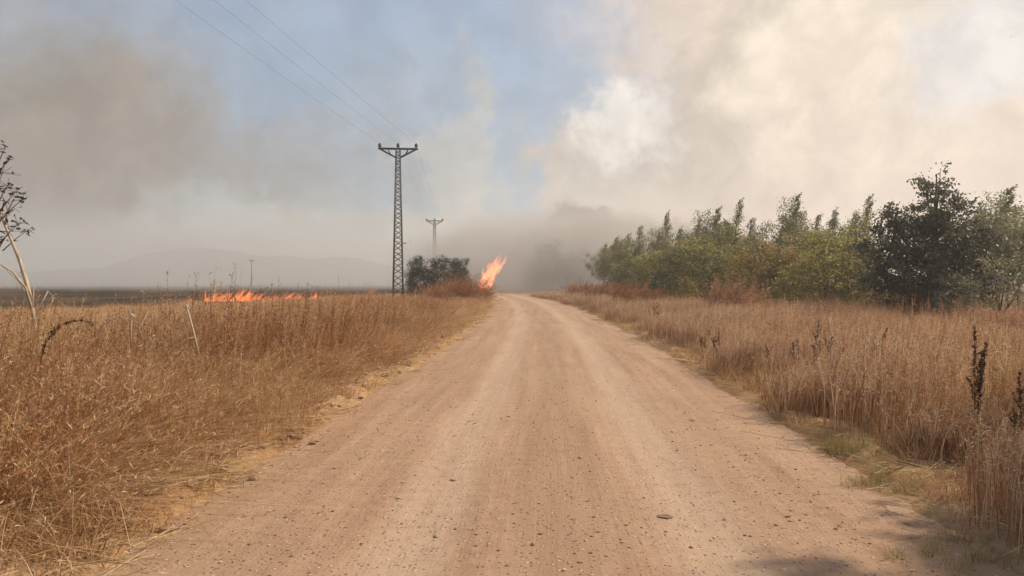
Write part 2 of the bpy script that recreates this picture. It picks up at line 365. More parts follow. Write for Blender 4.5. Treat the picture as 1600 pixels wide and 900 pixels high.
# ------------------------------------------------------------------ air: haze and the low smoke of the fire
def build_haze():
    x0, x1, y0, y1, z0, z1 = -3600, 3600, -90, 4600, -6, 36
    V = [(x, y, z) for z in (z0, z1) for y in (y0, y1) for x in (x0, x1)]
    Fq = np.array([(0, 2, 3, 1), (4, 5, 7, 6), (0, 1, 5, 4), (2, 6, 7, 3), (0, 4, 6, 2), (1, 3, 7, 5)])
    m = bpy.data.materials.new('haze'); m.use_nodes = True; m.node_tree.nodes.clear(); t = NT(m.node_tree)
    out = t.n('ShaderNodeOutputMaterial'); pv = t.n('ShaderNodeVolumePrincipled'); t.nt.links.new(pv.outputs[0], out.inputs['Volume'])
    pv.inputs['Color'].default_value = (.96, .93, .89, 1); pv.inputs['Density'].default_value = HAZE; pv.inputs['Anisotropy'].default_value = .35
    tag(obj('haze', mesh_np('haze', V, [Fq], m)), 'pale smoky haze hanging over the whole scene', 'haze', kind='stuff')
HAZE = .0010
build_haze()
def smoke(c, rad, dens, color, label, even=False, aniso=.3, scale=.03, amp=4.5, k=1.5, seed=0, detail=3, shear=0., step=.6):
    bm = bmesh.new(); bmesh.ops.create_icosphere(bm, subdivisions=3, radius=1)
    for v in bm.verts:
        v.co = Vector((v.co.x * rad[0], v.co.y * rad[1], v.co.z * rad[2]))
        if v.co.z + c[2] < -.5: v.co.z = -.5 - c[2]
        v.co.x += shear * v.co.z
    me = bpy.data.meshes.new('smoke'); bm.to_mesh(me); bm.free()
    o = obj('smoke', me, loc=c)
    m = bpy.data.materials.new('smoke'); m.use_nodes = True; m.node_tree.nodes.clear(); t = NT(m.node_tree)
    out = t.n('ShaderNodeOutputMaterial'); pv = t.n('ShaderNodeVolumePrincipled'); t.nt.links.new(pv.outputs[0], out.inputs['Volume'])
    pv.inputs['Color'].default_value = (*color, 1); pv.inputs['Anisotropy'].default_value = aniso
    tc = t.n('ShaderNodeTexCoord'); s = t.n('ShaderNodeSeparateXYZ'); t.put(s.inputs[0], tc.outputs['Object'])
    x = t.m('MULTIPLY_ADD', s.outputs[2], -shear, s.outputs[0])
    q = t.m('ADD', t.m('ADD', t.m('POWER', t.m('DIVIDE', x, rad[0]), 2), t.m('POWER', t.m('DIVIDE', s.outputs[1], rad[1]), 2)), t.m('POWER', t.m('DIVIDE', s.outputs[2], rad[2]), 2))
    n = t.noise(tc.outputs['Object'], scale, detail, .6, .3)
    d = t.m('ADD', t.m('MULTIPLY_ADD', n, amp, -.5 * amp), t.m('MULTIPLY_ADD', q, -k, k))
    d = t.m('MULTIPLY', t.m('MINIMUM', t.m('MAXIMUM', d, 0), 1), t.m('MULTIPLY', t.m('SUBTRACT', 1.0, q), 3.0, clamp=True))
    if even: pv.inputs['Density'].default_value = dens
    else: t.put(pv.inputs['Density'], t.m('MULTIPLY', d, dens))
    m.cycles.volume_step_rate = step
    me.materials.append(m); tag(o, label, 'smoke', kind='stuff')
    return o
def build_smoke():
    smoke(P(900, 428, 110), (29, 25, 10.0), .09, (.64, .585, .54), 'dense grey brown smoke bank rolling across the far end of the road', scale=.11, detail=4, step=.4)
    smoke(P(380, 445, 175), (150, 85, 18), .014, (.82, .78, .73), 'thin smoke drifting low over the burnt field', scale=.035, detail=2, amp=3.0, k=1.5, step=.8)
build_smoke()

# ------------------------------------------------------------------ grass (uncountable: scattered clumps)
def clump(rng, n, radius, h, hv, lean, curve, w, panicle=0, wind=(.15, .0), seg=4, tint=(.2, .8), pan_len=.05):
    """one clump of n dry stems; returns V, F4, F3, tint"""
    th = rng.random(n) * 2 * np.pi; r = radius * np.sqrt(rng.random(n)); bx = r * np.cos(th); by = r * np.sin(th)
    hh = h * (1 + hv * rng.standard_normal(n)).clip(.35, 1.5)
    la = rng.random(n) * 2 * np.pi; lm = np.minimum(np.abs(rng.standard_normal(n)) * lean, 1.0)
    lx = np.cos(la) * lm + bx / max(radius, .01) * lean * .5 + wind[0]; ly = np.sin(la) * lm + by / max(radius, .01) * lean * .5 + wind[1]
    cv = curve * (.4 + rng.random(n))
    s = np.linspace(0, 1, seg + 1)
    up = np.clip(1 - .35 * (lx ** 2 + ly ** 2), .25, 1)
    bend = s[None] * .5 + cv[:, None] * s[None] ** 2.2
    px = bx[:, None] + lx[:, None] * hh[:, None] * bend; py = by[:, None] + ly[:, None] * hh[:, None] * bend
    pz = hh[:, None] * up[:, None] * (s[None] - .22 * cv[:, None] * np.sqrt(lx ** 2 + ly ** 2)[:, None] * s[None] ** 3)
    pz = np.maximum(pz, .01) - .03 * (s[None] == 0)
    pts = np.stack([px, py, pz], -1)
    wa = rng.random(n) * np.pi; wd = np.stack([np.cos(wa), np.sin(wa), 0 * wa], -1)
    ww = w * (.7 + .6 * rng.random(n)); taper = np.array([1., .95, .8, .55, .25])[np.linspace(0, 4, seg + 1).round().astype(int)]
    A = pts + wd[:, None] * (ww[:, None] * taper)[..., None] * .5; B = pts - wd[:, None] * (ww[:, None] * taper)[..., None] * .5
    V = np.stack([A, B], 2).reshape(-1, 3)          # n, seg+1, 2
    base = np.arange(n)[:, None] * (seg + 1) * 2 + np.arange(seg)[None] * 2
    F4 = np.stack([base, base + 1, base + 3, base + 2], -1).reshape(-1, 4)
    tn = tint[0] + (tint[1] - tint[0]) * rng.random(n)
    T = np.repeat(tn, (seg + 1) * 2) ; F3 = np.zeros((0, 3), int)
    if panicle:
        k = panicle; q = .62 + .38 * rng.random((n, k)); idx = np.clip((q * seg).astype(int), 0, seg - 1); f = q * seg - idx
        ii = np.arange(n)[:, None]; c = pts[ii, idx] * (1 - f[..., None]) + pts[ii, idx + 1] * f[..., None]
        dr = rng.standard_normal((n, k, 3)); dr[..., 2] = np.abs(dr[..., 2]) * .9 + .25; dr[..., 0] += wind[0] * 3; dr /= np.linalg.norm(dr, axis=-1)[..., None]
        L = pan_len * (.5 + rng.random((n, k))) * (1.35 - q)[..., None][..., 0] * 2
        sd_ = np.cross(dr, rng.standard_normal((n, k, 3))); sd_ /= np.linalg.norm(sd_, axis=-1)[..., None] + 1e-6
        v0 = c; v1 = c + dr * (L * .6)[..., None] + sd_ * w * 1.0; v2 = c + dr * L[..., None] - sd_ * w * .4
        off = len(V); PV = np.stack([v0, v1, v2], 2).reshape(-1, 3); V = np.vstack([V, PV])
        F3 = off + np.arange(n * k * 3).reshape(-1, 3)
        T = np.concatenate([T, np.repeat(np.clip(tn + .08, 0, 1), k * 3)])
    return V, F4, F3, T
def proto(colname, i, parts, mat, many=1, spread=.5):
    mb = MB()
    for q in range(many):
        for fn in parts:
            V, F4, F3, T = fn() if callable(fn) else fn
            V = V.copy()
            if many > 1:
                a = 2.4 * q + i; r = spread * math.sqrt((q + .3) / many); sc_ = rng.uniform(.75, 1.15); V = V * np.array([1, 1, sc_]) + np.array([math.cos(a) * r, math.sin(a) * r, 0])
            mb.add(V, F4, F3, T)
    me = mb.mesh(colname, mat); o = bpy.data.objects.new(f'{colname}_{i:02d}', me)
    c = bpy.data.collections.get(colname) or bpy.data.collections.new(colname); c.objects.link(o)
    return c
def scatter(name, colname, pts, rot, scl, idx, label, cat, rotx=None):
    me = bpy.data.meshes.new(name); n = len(pts); me.vertices.add(n); me.vertices.foreach_set('co', np.asarray(pts, np.float32).ravel())
    rv = np.zeros((n, 3), np.float32); rv[:, 2] = rot
    if rotx is not None: rv[:, :2] = rotx
    a = me.attributes.new('rot', 'FLOAT_VECTOR', 'POINT'); a.data.foreach_set('vector', rv.ravel())
    a = me.attributes.new('scl', 'FLOAT_VECTOR', 'POINT'); a.data.foreach_set('vector', np.asarray(scl, np.float32).ravel())
    a = me.attributes.new('idx', 'INT', 'POINT'); a.data.foreach_set('value', np.asarray(idx, np.int32))
    o = obj(name, me); tag(o, label, cat, kind='stuff')
    g = bpy.data.node_groups.new(name, 'GeometryNodeTree')
    g.interface.new_socket('Geometry', in_out='INPUT', socket_type='NodeSocketGeometry'); g.interface.new_socket('Geometry', in_out='OUTPUT', socket_type='NodeSocketGeometry')
    gi = g.nodes.new('NodeGroupInput'); go = g.nodes.new('NodeGroupOutput'); ip = g.nodes.new('GeometryNodeInstanceOnPoints'); ci = g.nodes.new('GeometryNodeCollectionInfo')
    ci.inputs[0].default_value = bpy.data.collections[colname]; ci.inputs[1].default_value = True; ci.inputs[2].default_value = True
    def na(nm, ty):
        q = g.nodes.new('GeometryNodeInputNamedAttribute'); q.data_type = ty; q.inputs[0].default_value = nm; return q.outputs[0]
    L = g.links.new
    L(gi.outputs[0], ip.inputs['Points']); L(ci.outputs[0], ip.inputs['Instance']); ip.inputs['Pick Instance'].default_value = True
    L(na('idx', 'INT'), ip.inputs['Instance Index']); L(na('rot', 'FLOAT_VECTOR'), ip.inputs['Rotation']); L(na('scl', 'FLOAT_VECTOR'), ip.inputs['Scale'])
    L(ip.outputs[0], go.inputs[0])
    md = o.modifiers.new('scatter', 'NODES'); md.node_group = g
    return o
def in_view(x, y, margin=.06):
    return (y > 1.5) & (np.abs(x) < y * (800 / F + margin) + 1.2)
rng = np.random.default_rng(5)
# prototypes. The clumps carry their own wind lean, so they are only turned a little.
for i in range(5):
    proto('tall_red', i, [lambda: clump(rng, 34, .20, 1.0, .18, .16, .5, .0070, 9, (.12, 0), tint=(.0, 1.0)), lambda: clump(rng, 34, .24, .55, .3, .32, .8, .005, 0, (.1, 0), tint=(.0, .7))], M['grass_red'], 4, .48)
for i in range(5):
    proto('tall_gold', i, [lambda: clump(rng, 34, .22, .92, .2, .22, .6, .0068, 8, (.16, 0), tint=(.1, 1.)), lambda: clump(rng, 44, .26, .5, .35, .45, .9, .005, 0, (.12, 0), tint=(.1, .8))], M['grass_gold'], 4, .48)
for i in range(6):
    proto('tall_rose', i, [lambda: clump(rng, 42, .24, .95, .2, .16, .5, .0070, 7, (.10, 0), tint=(.05, 1.)), lambda: clump(rng, 30, .26, .5, .3, .25, .7, .005, 0, (.1, 0), tint=(.0, .7))], M['grass_rose'], 4, .48)
for i in range(4):
    proto('matted', i, [lambda: clump(rng, 80, .26, .55, .3, .9, 1.1, .0052, 2, (.35, -.1), tint=(.2, .95))], M['grass_gold'], 4, .48)
for i in range(5):
    proto('tangle', i, [lambda: clump(rng, 22, .30, .80, .3, .65, .9, .0075, 10, (.0, -.05), seg=5, tint=(.25, .9), pan_len=.03), lambda: clump(rng, 40, .32, .6, .3, .45, .8, .004, 14, (.1, 0), seg=5, tint=(.0, .55), pan_len=.03)], M['grass_gold' if i % 2 else 'grass_red'], 4, .48)
for i in range(4):
    proto('short_tuft', i, [clump(rng, 36, .12, .13, .4, .9, .9, .005, 0, (-.1, 0), seg=3, tint=(.1, 1.))], M['grass_rose' if i % 2 else 'grass_gold'])
for i in range(3):
    proto('green_tuft', i, [clump(rng, 60, .12, .15, .3, .6, .8, .0045, 0, (.05, 0), seg=3, tint=(.0, .9))], M['grass_green'])
for i in range(4):      # loose straws lying on the ground
    V, F4, F3, T = clump(rng, 16, .28, .30, .4, .1, .3, .005, 0, (0, 0), seg=2, tint=(.2, 1.))
    n = 16; V = V.reshape(n, 3, 2, 3); c = V[:, :1, :1].copy(); a = rng.random(n) * 2 * np.pi; hh = V[..., 2].copy()
    V[..., 0] += np.cos(a)[:, None, None] * hh; V[..., 1] += np.sin(a)[:, None, None] * hh; V[..., 2] = .008 + .03 * rng.random(n)[:, None, None] * hh / .3 + .004 * np.arange(2)[None, None]
    proto('straw_litter', i, [(V.reshape(-1, 3), F4, F3, T)], M['grass_straw'])

def place(n, xr, yr, keep, smin, smax, nvar, far_w=True, ypow=2.0, turn=.5):
    """random points, denser near the camera; stems get relatively broader far away so they do not vanish"""
    u = rng.random(n) ** ypow; y = yr[0] + (yr[1] - yr[0]) * u; x = xr[0] + (xr[1] - xr[0]) * rng.random(n)
    k = keep(x, y); x, y = x[k], y[k]; n = len(x)
    s = smin + (smax - smin) * rng.random(n); wide = 1 + (np.clip(y - 8, 0, 60) / 45 if far_w else 0)
    z = ground_z(x, y)
    return np.stack([x, y, z], -1), (rng.random(n) - .5) * 2 * turn, np.stack([s * wide, s * wide, s], -1), rng.integers(0, nvar, n)
def hmod(x, y, seed): return np.clip(.05 + 1.5 * fbm(x * .45, y * .45, 3, seed), .35, 1.08)
def emod(x, y, seed): return np.clip(.72 * hmod(x, y, seed) + .28 * sstep(fbm(x * .8, y * .8, 2, seed + 7), .48, .62), .3, .95) * (1.16 - .16 * sstep(y, 5, 12) - .12 * sstep(y, 12, 35))
def wmod(x, y, seed): return np.clip(-.62 + 2.9 * fbm(x * .7, y * .5, 3, seed), .25, 1.02) * (1 - .50 * sstep(y, 10, 42))
def add_scatter(name, col, pl, label, cat, hs=None):
    p, r, s, i = pl
    if hs is not None: s[:, 2] *= hs(p[:, 0], p[:, 1])
    scatter(name, col, p, r, s, i, label, cat); print(name, len(p))
def L_edge(y): return xc(y) - HW
def R_edge(y): return xc(y) + HW
gapL = lambda x, y: (fbm(x * .5, y * .5, 3, 11))
def keepL(d0, d1, lo=-9, hi=9):
    def f(x, y):
        d = L_edge(y) - x
        return (d > d0 + .5 * (fbm(x * .8, y * .8, 2, 21) - .45)) & (d < d1) & in_view(x, y) & (gapL(x, y) > lo) & (gapL(x, y) < hi) & (burnt(x, y) < -2)
    return f
add_scatter('grass', 'tall_red', place(4200, (-34, 1), (2.2, 70), keepL(1.35, 6.5, lo=.42), .75, 1.12, 5), 'reddish brown tall dry grass in the west verge', 'grass', lambda x, y: wmod(x, y, 31))
add_scatter('grass', 'tall_gold', place(4200, (-34, 1), (2.2, 70), keepL(1.1, 6.5, hi=.52), .7, 1.08, 5), 'golden tall dry grass in the west verge', 'grass', lambda x, y: wmod(x, y, 33))
add_scatter('grass', 'tangle', place(2000, (-14, 1), (2.2, 26), keepL(1.05, 6.5), .75, 1.15, 5, turn=3.1), 'tangled brown weeds and bent straw in the near west verge', 'grass', lambda x, y: wmod(x, y, 38))
fp = np.array([(X(px, F * H / (py - HY)) + rng.standard_normal() * .2, F * H / (py - HY) + rng.standard_normal() * .25) for px, py in ((150, 800), (210, 760), (260, 730), (300, 740), (330, 720), (240, 700), (180, 720), (90, 820), (400, 690), (360, 690), (440, 660), (500, 630)) for _ in range(2)])
n = len(fp); scatter('grass', 'matted', np.stack([fp[:, 0] - .85, fp[:, 1], ground_z(fp[:, 0] - .85, fp[:, 1]) + .02], -1), rng.normal(.0, .4, n), np.stack([1.1 + .2 * rng.random(n), 1.1 + .2 * rng.random(n), .9 + .4 * rng.random(n)], -1), rng.integers(0, 4, n), 'long bleached straw bowed over the west shoulder', 'grass')
tp = [(px + rng.normal(0, 18), D + rng.normal(0, .5)) for px, D in ((545, 17), (580, 19), (610, 22), (520, 15), (640, 26), (470, 13), (430, 12), (330, 9.5), (250, 8.5), (300, 8.2), (120, 7.6), (60, 7.0), (170, 6.6), (20, 5.6), (380, 10.5), (600, 30), (500, 21), (560, 26)) for _ in range(3)]
tp = np.array([(X(a, b), b) for a, b in tp]); k = L_edge(tp[:, 1]) - tp[:, 0] > 1.2; tp = tp[k]; n = len(tp)
scatter('grass', 'tall_red', np.stack([tp[:, 0], tp[:, 1], ground_z(tp[:, 0], tp[:, 1])], -1), rng.normal(0, .5, n), np.stack([.7 + .25 * rng.random(n), .7 + .25 * rng.random(n), (.80 + .2 * rng.random(n)) * np.where(tp[:, 1] < 10, .72, 1.)], -1), rng.integers(0, 5, n), 'taller rusty tussocks standing out of the west grass', 'grass')
add_scatter('grass', 'matted', place(3000, (-30, 1), (2.2, 60), keepL(.8, 2.4), .55, .95, 4, turn=1.2), 'matted bleached grass flopping over the west road edge', 'grass')
add_scatter('grass', 'matted', place(2600, (-45, 0), (8, 75), keepL(4.5, 30), .35, .75, 4, ypow=1.2, turn=3), 'golden stubble on the unburnt strip of field', 'grass')
def keepR(d0, d1, frontjit=.5):
    def f(x, y):
        d = x - R_edge(y)
        return (d > d0 + frontjit * (fbm(x * .6, y * .6, 2, 23) - .45) * 2) & (d < d1) & in_view(x, y)
    return f
add_scatter('grass', 'tall_rose', place(7500, (1, 44), (2.4, 75), keepR(.5, 3.8, .35), .72, 1.08, 6), 'dense rose brown dry grass along the east verge', 'grass', lambda x, y: emod(x, y, 35))
add_scatter('grass', 'tall_rose', place(4200, (1, 60), (3.5, 80), keepR(3.6, 48), .72, 1.12, 6, ypow=1.5), 'rose brown dry grass field in front of the trees', 'grass', lambda x, y: emod(x, y, 36))
add_scatter('grass', 'tall_gold', place(1800, (1, 44), (3.0, 70), keepR(.7, 30), .6, .95, 5), 'straw coloured grass mixed into the east verge', 'grass', lambda x, y: emod(x, y, 37))
add_scatter('grass', 'short_tuft', place(14000, (-6, 12), (2.2, 50), lambda x, y: (np.abs(lat(x, y)) > HW + .12) & (np.abs(lat(x, y)) < HW + 1.7) & in_view(x, y) & (fbm(x * 1.3, y * 1.3, 2, 41) > .30), .5, 1.6, 4, turn=3), 'short dry tufts on the road shoulders', 'grass')
for i in range(4):
    proto('wisp', i, [clump(rng, 5, .25, 1.35, .15, .14, .5, .006, 16, (.10, 0), seg=5, tint=(.0, .8), pan_len=.05)], M['grass_red'])
add_scatter('seed_stalks', 'wisp', place(900, (-20, 1), (6, 34), keepL(1.5, 6.5), .5, .92, 4, turn=3), 'thin tall seed stalks sticking out above the west grass', 'grass')
add_scatter('seed_stalks', 'wisp', place(1500, (1, 30), (6, 34), keepR(1.0, 12), .55, .82, 4, turn=3), 'thin tall seed stalks sticking out above the east grass', 'grass')
add_scatter('straw_litter', 'straw_litter', place(5200, (-6, 12), (2.2, 45), lambda x, y: (np.abs(lat(x, y)) > HW - .08) & (np.abs(lat(x, y)) < HW + 1.8) & in_view(x, y), .5, 1.3, 4, far_w=False, turn=3), 'loose straw lying along the road edges', 'straw')
gp = []
for (px, py, n, sx, sy) in ((1320, 712, 18, .11, .22), (1375, 760, 10, .10, .2), (1290, 695, 8, .1, .15), (1560, 870, 14, .3, .3), (250, 780, 8, .15, .2), (60, 860, 14, .3, .3)):
    D = F * H / (py - HY); gp += [(X(px, D) + rng.standard_normal() * sx, D + rng.standard_normal() * sy) for _ in range(n)]
gp = np.array(gp); n = len(gp); s = .35 + .5 * rng.random(n)
scatter('green_grass', 'green_tuft', np.stack([gp[:, 0], gp[:, 1], np.maximum(ground_z(gp[:, 0], gp[:, 1]), road_z(lat(gp[:, 0], gp[:, 1]), gp[:, 1])) - .005], -1), rng.random(n) * 6, np.stack([s, s, s], -1), rng.integers(0, 3, n), 'yellow green weedy grass low on the road shoulders', 'grass')

# gravel on the road
def stone_mesh(seed, sub=1):
    bm = bmesh.new(); bmesh.ops.create_icosphere(bm, subdivisions=sub, radius=1); r_ = random.Random(seed)
    for v in bm.verts: v.co = v.co * r_.uniform(.7, 1.15); v.co.z *= .6; v.co.x *= 1.2
    me = bpy.data.meshes.new('stone'); bm.to_mesh(me); bm.free(); me.materials.append(M['stone']); return me
gc = bpy.data.collections.new('pebble')
for i in range(5): gc.objects.link(bpy.data.objects.new(f'pebble_{i}', stone_mesh(i)))
n = 900; y = 3 + 27 * rng.random(n) ** 1.4; dl = rng.normal(.38, .2, n); xx = L_edge(y) - dl; s = .012 + .045 * rng.random(n) ** 3
scatter('soil_clods', 'pebble', np.stack([xx, y, np.maximum(ground_z(xx, y), road_z(lat(xx, y), y)) + s * .2], -1), rng.random(n) * 6.28, np.stack([s, s, s], -1), rng.integers(0, 5, n), 'dry soil clods along the west road edge', 'soil')
n = 26000; y = 2.6 + 26 * rng.random(n) ** 2.2; l = rng.uniform(-2.7, 2.9, n)
dens = .25 + .75 * np.exp(-((l - 0) / .35) ** 2) + .9 * np.exp(-((l - 1.75) / .4) ** 2) + .6 * np.exp(-((l + 1.7) / .4) ** 2)
k = (rng.random(n) < dens * (.3 + 1.4 * fbm(l * .9, y * .5, 3, 51) ** 1.2)); l, y = l[k], y[k]; n = len(l)
s = .0022 + .010 * rng.random(n) ** 8 + .0025 * rng.random(n); xx = l + xc(y)
scatter('gravel', 'pebble', np.stack([xx, y, road_z(l, y) + s * .25], -1), rng.random(n) * 6.28, np.stack([s, s, s], -1), rng.integers(0, 5, n), 'loose gravel scattered on the road', 'gravel')

# ------------------------------------------------------------------ trees
def leaves(mb, C, rng, L, W, droop=.3, wind=.2, tint=(.1, .9), clump_t=None):
    """one rhombic leaf at every centre C"""
    n = len(C); d = rng.standard_normal((n, 3)); d[:, 2] -= droop * 1.5; d[:, 0] += wind * 1.5; d /= np.linalg.norm(d, axis=1)[:, None]
    s = np.cross(d, rng.standard_normal((n, 3))); s /= np.linalg.norm(s, axis=1)[:, None] + 1e-6
    ln = L * (.6 + .8 * rng.random(n))[:, None]; wd = W * (.6 + .8 * rng.random(n))[:, None]
    V = np.stack([C - d * ln * .5, C + s * wd * .5 - d * ln * .08, C + d * ln * .5, C - s * wd * .5 - d * ln * .08], 1).reshape(-1, 3)
    tn = tint[0] + (tint[1] - tint[0]) * rng.random(n)
    if clump_t is not None: tn = np.clip(.55 * tn + .45 * clump_t, 0, 1)
    mb.add(V, np.arange(n * 4).reshape(-1, 4), None, np.repeat(tn, 4))
def crown_from_lobes(lobes, rng, per, nleaf, L, W, sig, droop=.3, wind=.2, streak=0.):
    """lobes: (x, y, z, radius); each gets clumps of leaves in its outer shell, so gaps stay between the clumps"""
    mb = MB(); CC = []; TT = []
    for (x, y, z, r) in lobes:
        k = max(2, int(per * r * r)); d = rng.standard_normal((k, 3)); d /= np.linalg.norm(d, axis=1)[:, None]
        c = np.array([x, y, z]) + d * (r * (.35 + .65 * rng.random(k) ** .45))[:, None] * np.array([1, 1, .95])
        ct = rng.random(k); sg = min(sig, .45 * r + .02) * (.6 + .8 * rng.random(k))
        nl = nleaf if r > .3 else max(5, int(nleaf * r / .3)); pts = c[:, None] + rng.standard_normal((k, nl, 3)) * sg[:, None, None] * np.array([1.15, 1.15, .75])
        if streak:                       # sprays blown out sideways and up by the wind
            q = rng.random((k, nl)) * streak; pts[..., 0] += q * .8; pts[..., 2] += q
        CC.append(pts.reshape(-1, 3)); TT.append(np.repeat(ct, nl))
    leaves(mb, np.concatenate(CC), rng, L, W, droop, wind, clump_t=np.concatenate(TT))
    return mb
def slender(seed, h, mat, wind=.16, fat=1.0, per=34, nleaf=30, L=.13):
    """young wind-blown tree: tapering crown, tip bent over"""
    g = np.random.default_rng(seed); tr = MB()
    zs = np.linspace(0, 1, 9); wob = np.cumsum(g.standard_normal((9, 2)) * .035, 0); wob -= wob[0]
    ax = np.stack([wob[:, 0] + wind * h * .45 * zs ** 2.4, wob[:, 1], zs * h], -1)
    tr.tube(ax, .055 * h / 5 * (1 - .9 * zs) + .006, 7); lob = []
    axis = lambda s: np.array([np.interp(s, zs, ax[:, i]) for i in range(3)])
    n = int(20 + h * 2.6)
    for i in range(n):
        s = .14 + .84 * (i + g.random()) / n; prof = (1 - s) ** 1.3 * (.6 + .9 * min(1, s / .3)) * fat
        ln = h * .21 * prof * (g.choice((.45, .7, 1.0, 1.5)) if s < .55 else g.choice((.5, .75, 1.0))) * g.uniform(.8, 1.2) + .05; a = i * 2.4 + g.uniform(-.5, .5)
        p0 = axis(s); up = g.uniform(.6, 1.25)
        p1 = p0 + np.array([math.cos(a) * ln + wind * ln * .7, math.sin(a) * ln, ln * up])
        tr.tube([p0, p0 * .5 + p1 * .5 + np.array([0, 0, -.03]), p1], [.014 + .01 * (1 - s), .012, .005], 4)
        for q in (.55, 1.0):
            pc = p0 + (p1 - p0) * q; lob.append((*pc, ln * .40 + .05))
    tip = axis(1.0); tr.tube([axis(.93), tip + np.array([.05, 0, .12])], [.012, .003], 4)
    for q in range(9): lob.append((*(axis(min(1, .80 + .025 * q)) + np.array([.02 * q + g.uniform(-.05, .08), g.uniform(-.05, .05), 0])), .10 - .008 * q))
    cr = crown_from_lobes(lob, g, per, nleaf, L, L * .42, .085 + .012 * h, droop=.1, wind=.5, streak=.26)
    return tr.mesh('trunk', M['bark'], True), cr.mesh('crown', M[mat])
def bushy(seed, h, w, mat, n=16, per=18, nleaf=34, L=.12, base=.12, sig=.15, top=.75):
    """round-crowned small tree or shrub with limbs"""
    g = np.random.default_rng(seed); tr = MB(); lob = []
    fork = np.array([g.uniform(-.1, .1), g.uniform(-.1, .1), h * (.12 + base)])
    tr.tube([(0, 0, -.1), fork * .5, fork], [.03 * h / 2 + .02, .026 * h / 2 + .015, .02 * h / 2 + .012], 7)
    for i in range(n):
        a = i * 2.4 + g.uniform(-.4, .4); q = (i + .5) / n; zz = h * (base + .08 + (.88 - base) * q) * g.uniform(.9, 1.02)
        rr = w * .5 * math.sqrt(max(.05, 1 - (max(0, q - .25) / .8) ** 2)) * g.uniform(.35, .85)
        lr = (.16 + .10 * (1 - q)) * min(w, h) * g.uniform(.7, 1.25)
        c = np.array([math.cos(a) * rr, math.sin(a) * rr, min(zz, h - lr * top)]); lob.append((*c, lr))
        tr.tube([fork, fork * .45 + c * .55 + np.array([0, 0, -.1 * h * .3]), c], [.022, .015, .006], 5)
    for _ in range(7):                  # loose sprigs that break the outline
        a = g.uniform(0, 6.28); c = np.array([math.cos(a) * w * .42 * g.random(), math.sin(a) * w * .42 * g.random(), h * g.uniform(.86, 1.04)]); lob.append((*c, .09 * h / 2 + .04))
    cr = crown_from_lobes(lob, g, per, nleaf, L, L * .55, sig, droop=.2, wind=.25)
    return tr.mesh('trunk', M['bark'], True), cr.mesh('crown', M[mat])
def plant(name, meshes, px, D, s, rz, label, cat='tree', group=None, sx=1., topy=None, h=None):
    """stands on the ground in column px at distance D; topy scales it so that its tip reaches that row"""
    x = X(px, D); z = float(ground_z(x, D)) - .03
    if topy is not None: s = (H - (topy - HY) / F * D - z) / h
    o = empty(name, (x, D, z), rz); o.scale = (s * sx, s * sx, s); tag(o, label, cat, group)
    for nm, me in zip(('trunk', 'crown'), meshes): obj(nm, me, o)
    return o
SL = [slender(100 + i, 5.5, ('leaf_grey', 'leaf_grey', 'leaf_olive', 'leaf_grey')[i % 4], wind=(.16, .10, .20, .06)[i % 4], fat=(1., 1.25, .9, 1.4)[i % 4]) for i in range(8)]
BU = [bushy(200 + i, 3.6, 3.4, ('leaf_olive', 'leaf_rust', 'leaf_olive', 'leaf_grey')[i], n=26, per=22, base=-.02) for i in range(4)]
G1 = 'young wind-bent trees along the east side'; G2 = 'bushy small trees in front of the slender ones'
# column, distance, top row, variant, width factor, label
for px, D, ty, v, sx, lab in (
    (1572, 37, 305, 3, 1.1, 'slender grey-green tree rising behind the big dark tree, near the frame edge'),
    (1528, 41, 332, 1, 1.1, 'thin hazy treetop just right of the big dark tree crown'),
    (1596, 33, 372, 0, 1.2, 'dark green tree cut off by the edge of the picture, behind pale shrubs'),
    (1352, 46, 318, 2, .9, 'slender wind-bent treetop touching the big dark tree crown from behind'),
    (1325, 50, 342, 6, .9, 'slender hazy tree, first pair left of the big dark tree, nearer one'),
    (1303, 47, 338, 1, .9, 'slender hazy tree with ragged tip left of the big dark tree'),
    (1272, 52, 345, 4, .9, 'pale hazy slender tree right beside the tallest feathery one'),
    (1243, 44, 316, 3, .85, 'tallest feathery slender tree in the middle of the tree row'),
    (1215, 54, 365, 4, 1.0, 'low pale slender tree left of the tallest feathery one'),
    (1178, 52, 352, 7, .9, 'slender tree with tip blown right, beside the dark flame-shaped top'),
    (1150, 47, 324, 2, .9, 'slender tree with dark pointed flame-shaped top leaning right'),
    (1118, 50, 336, 3, .95, 'broad-topped slender tree just left of the dark flame-shaped top'),
    (1085, 53, 352, 6, .85, 'small pointed treetop between the broad-topped tree and the lone spire'),
    (1040, 55, 342, 5, .8, 'lone leaning spire of a tree standing clear of its neighbours'),
    (1062, 60, 366, 1, .9, 'short slender tree tucked behind the lone leaning spire'),
    (1003, 60, 364, 7, 1.0, 'slender tree left of the lone spire, half veiled by smoke'),
    (978, 66, 376, 2, 1.0, 'smoke-veiled slender tree near the road end, third from the smoke bank'),
    (962, 74, 380, 5, .9, 'smoke-veiled slender tree near the road end, second from the smoke bank'),
    (948, 84, 390, 1, .8, 'faint slender tree nearly swallowed by the smoke bank'),
):
    plant('slender_tree', SL[v], px - (5 if v != 3 else 0), D, 1, ((px * 13) % 17 - 8) * .035, lab, 'tree', G1, sx * (.8 + .35 * ((px * 7) % 10) / 10), ty - 8, 5.5)
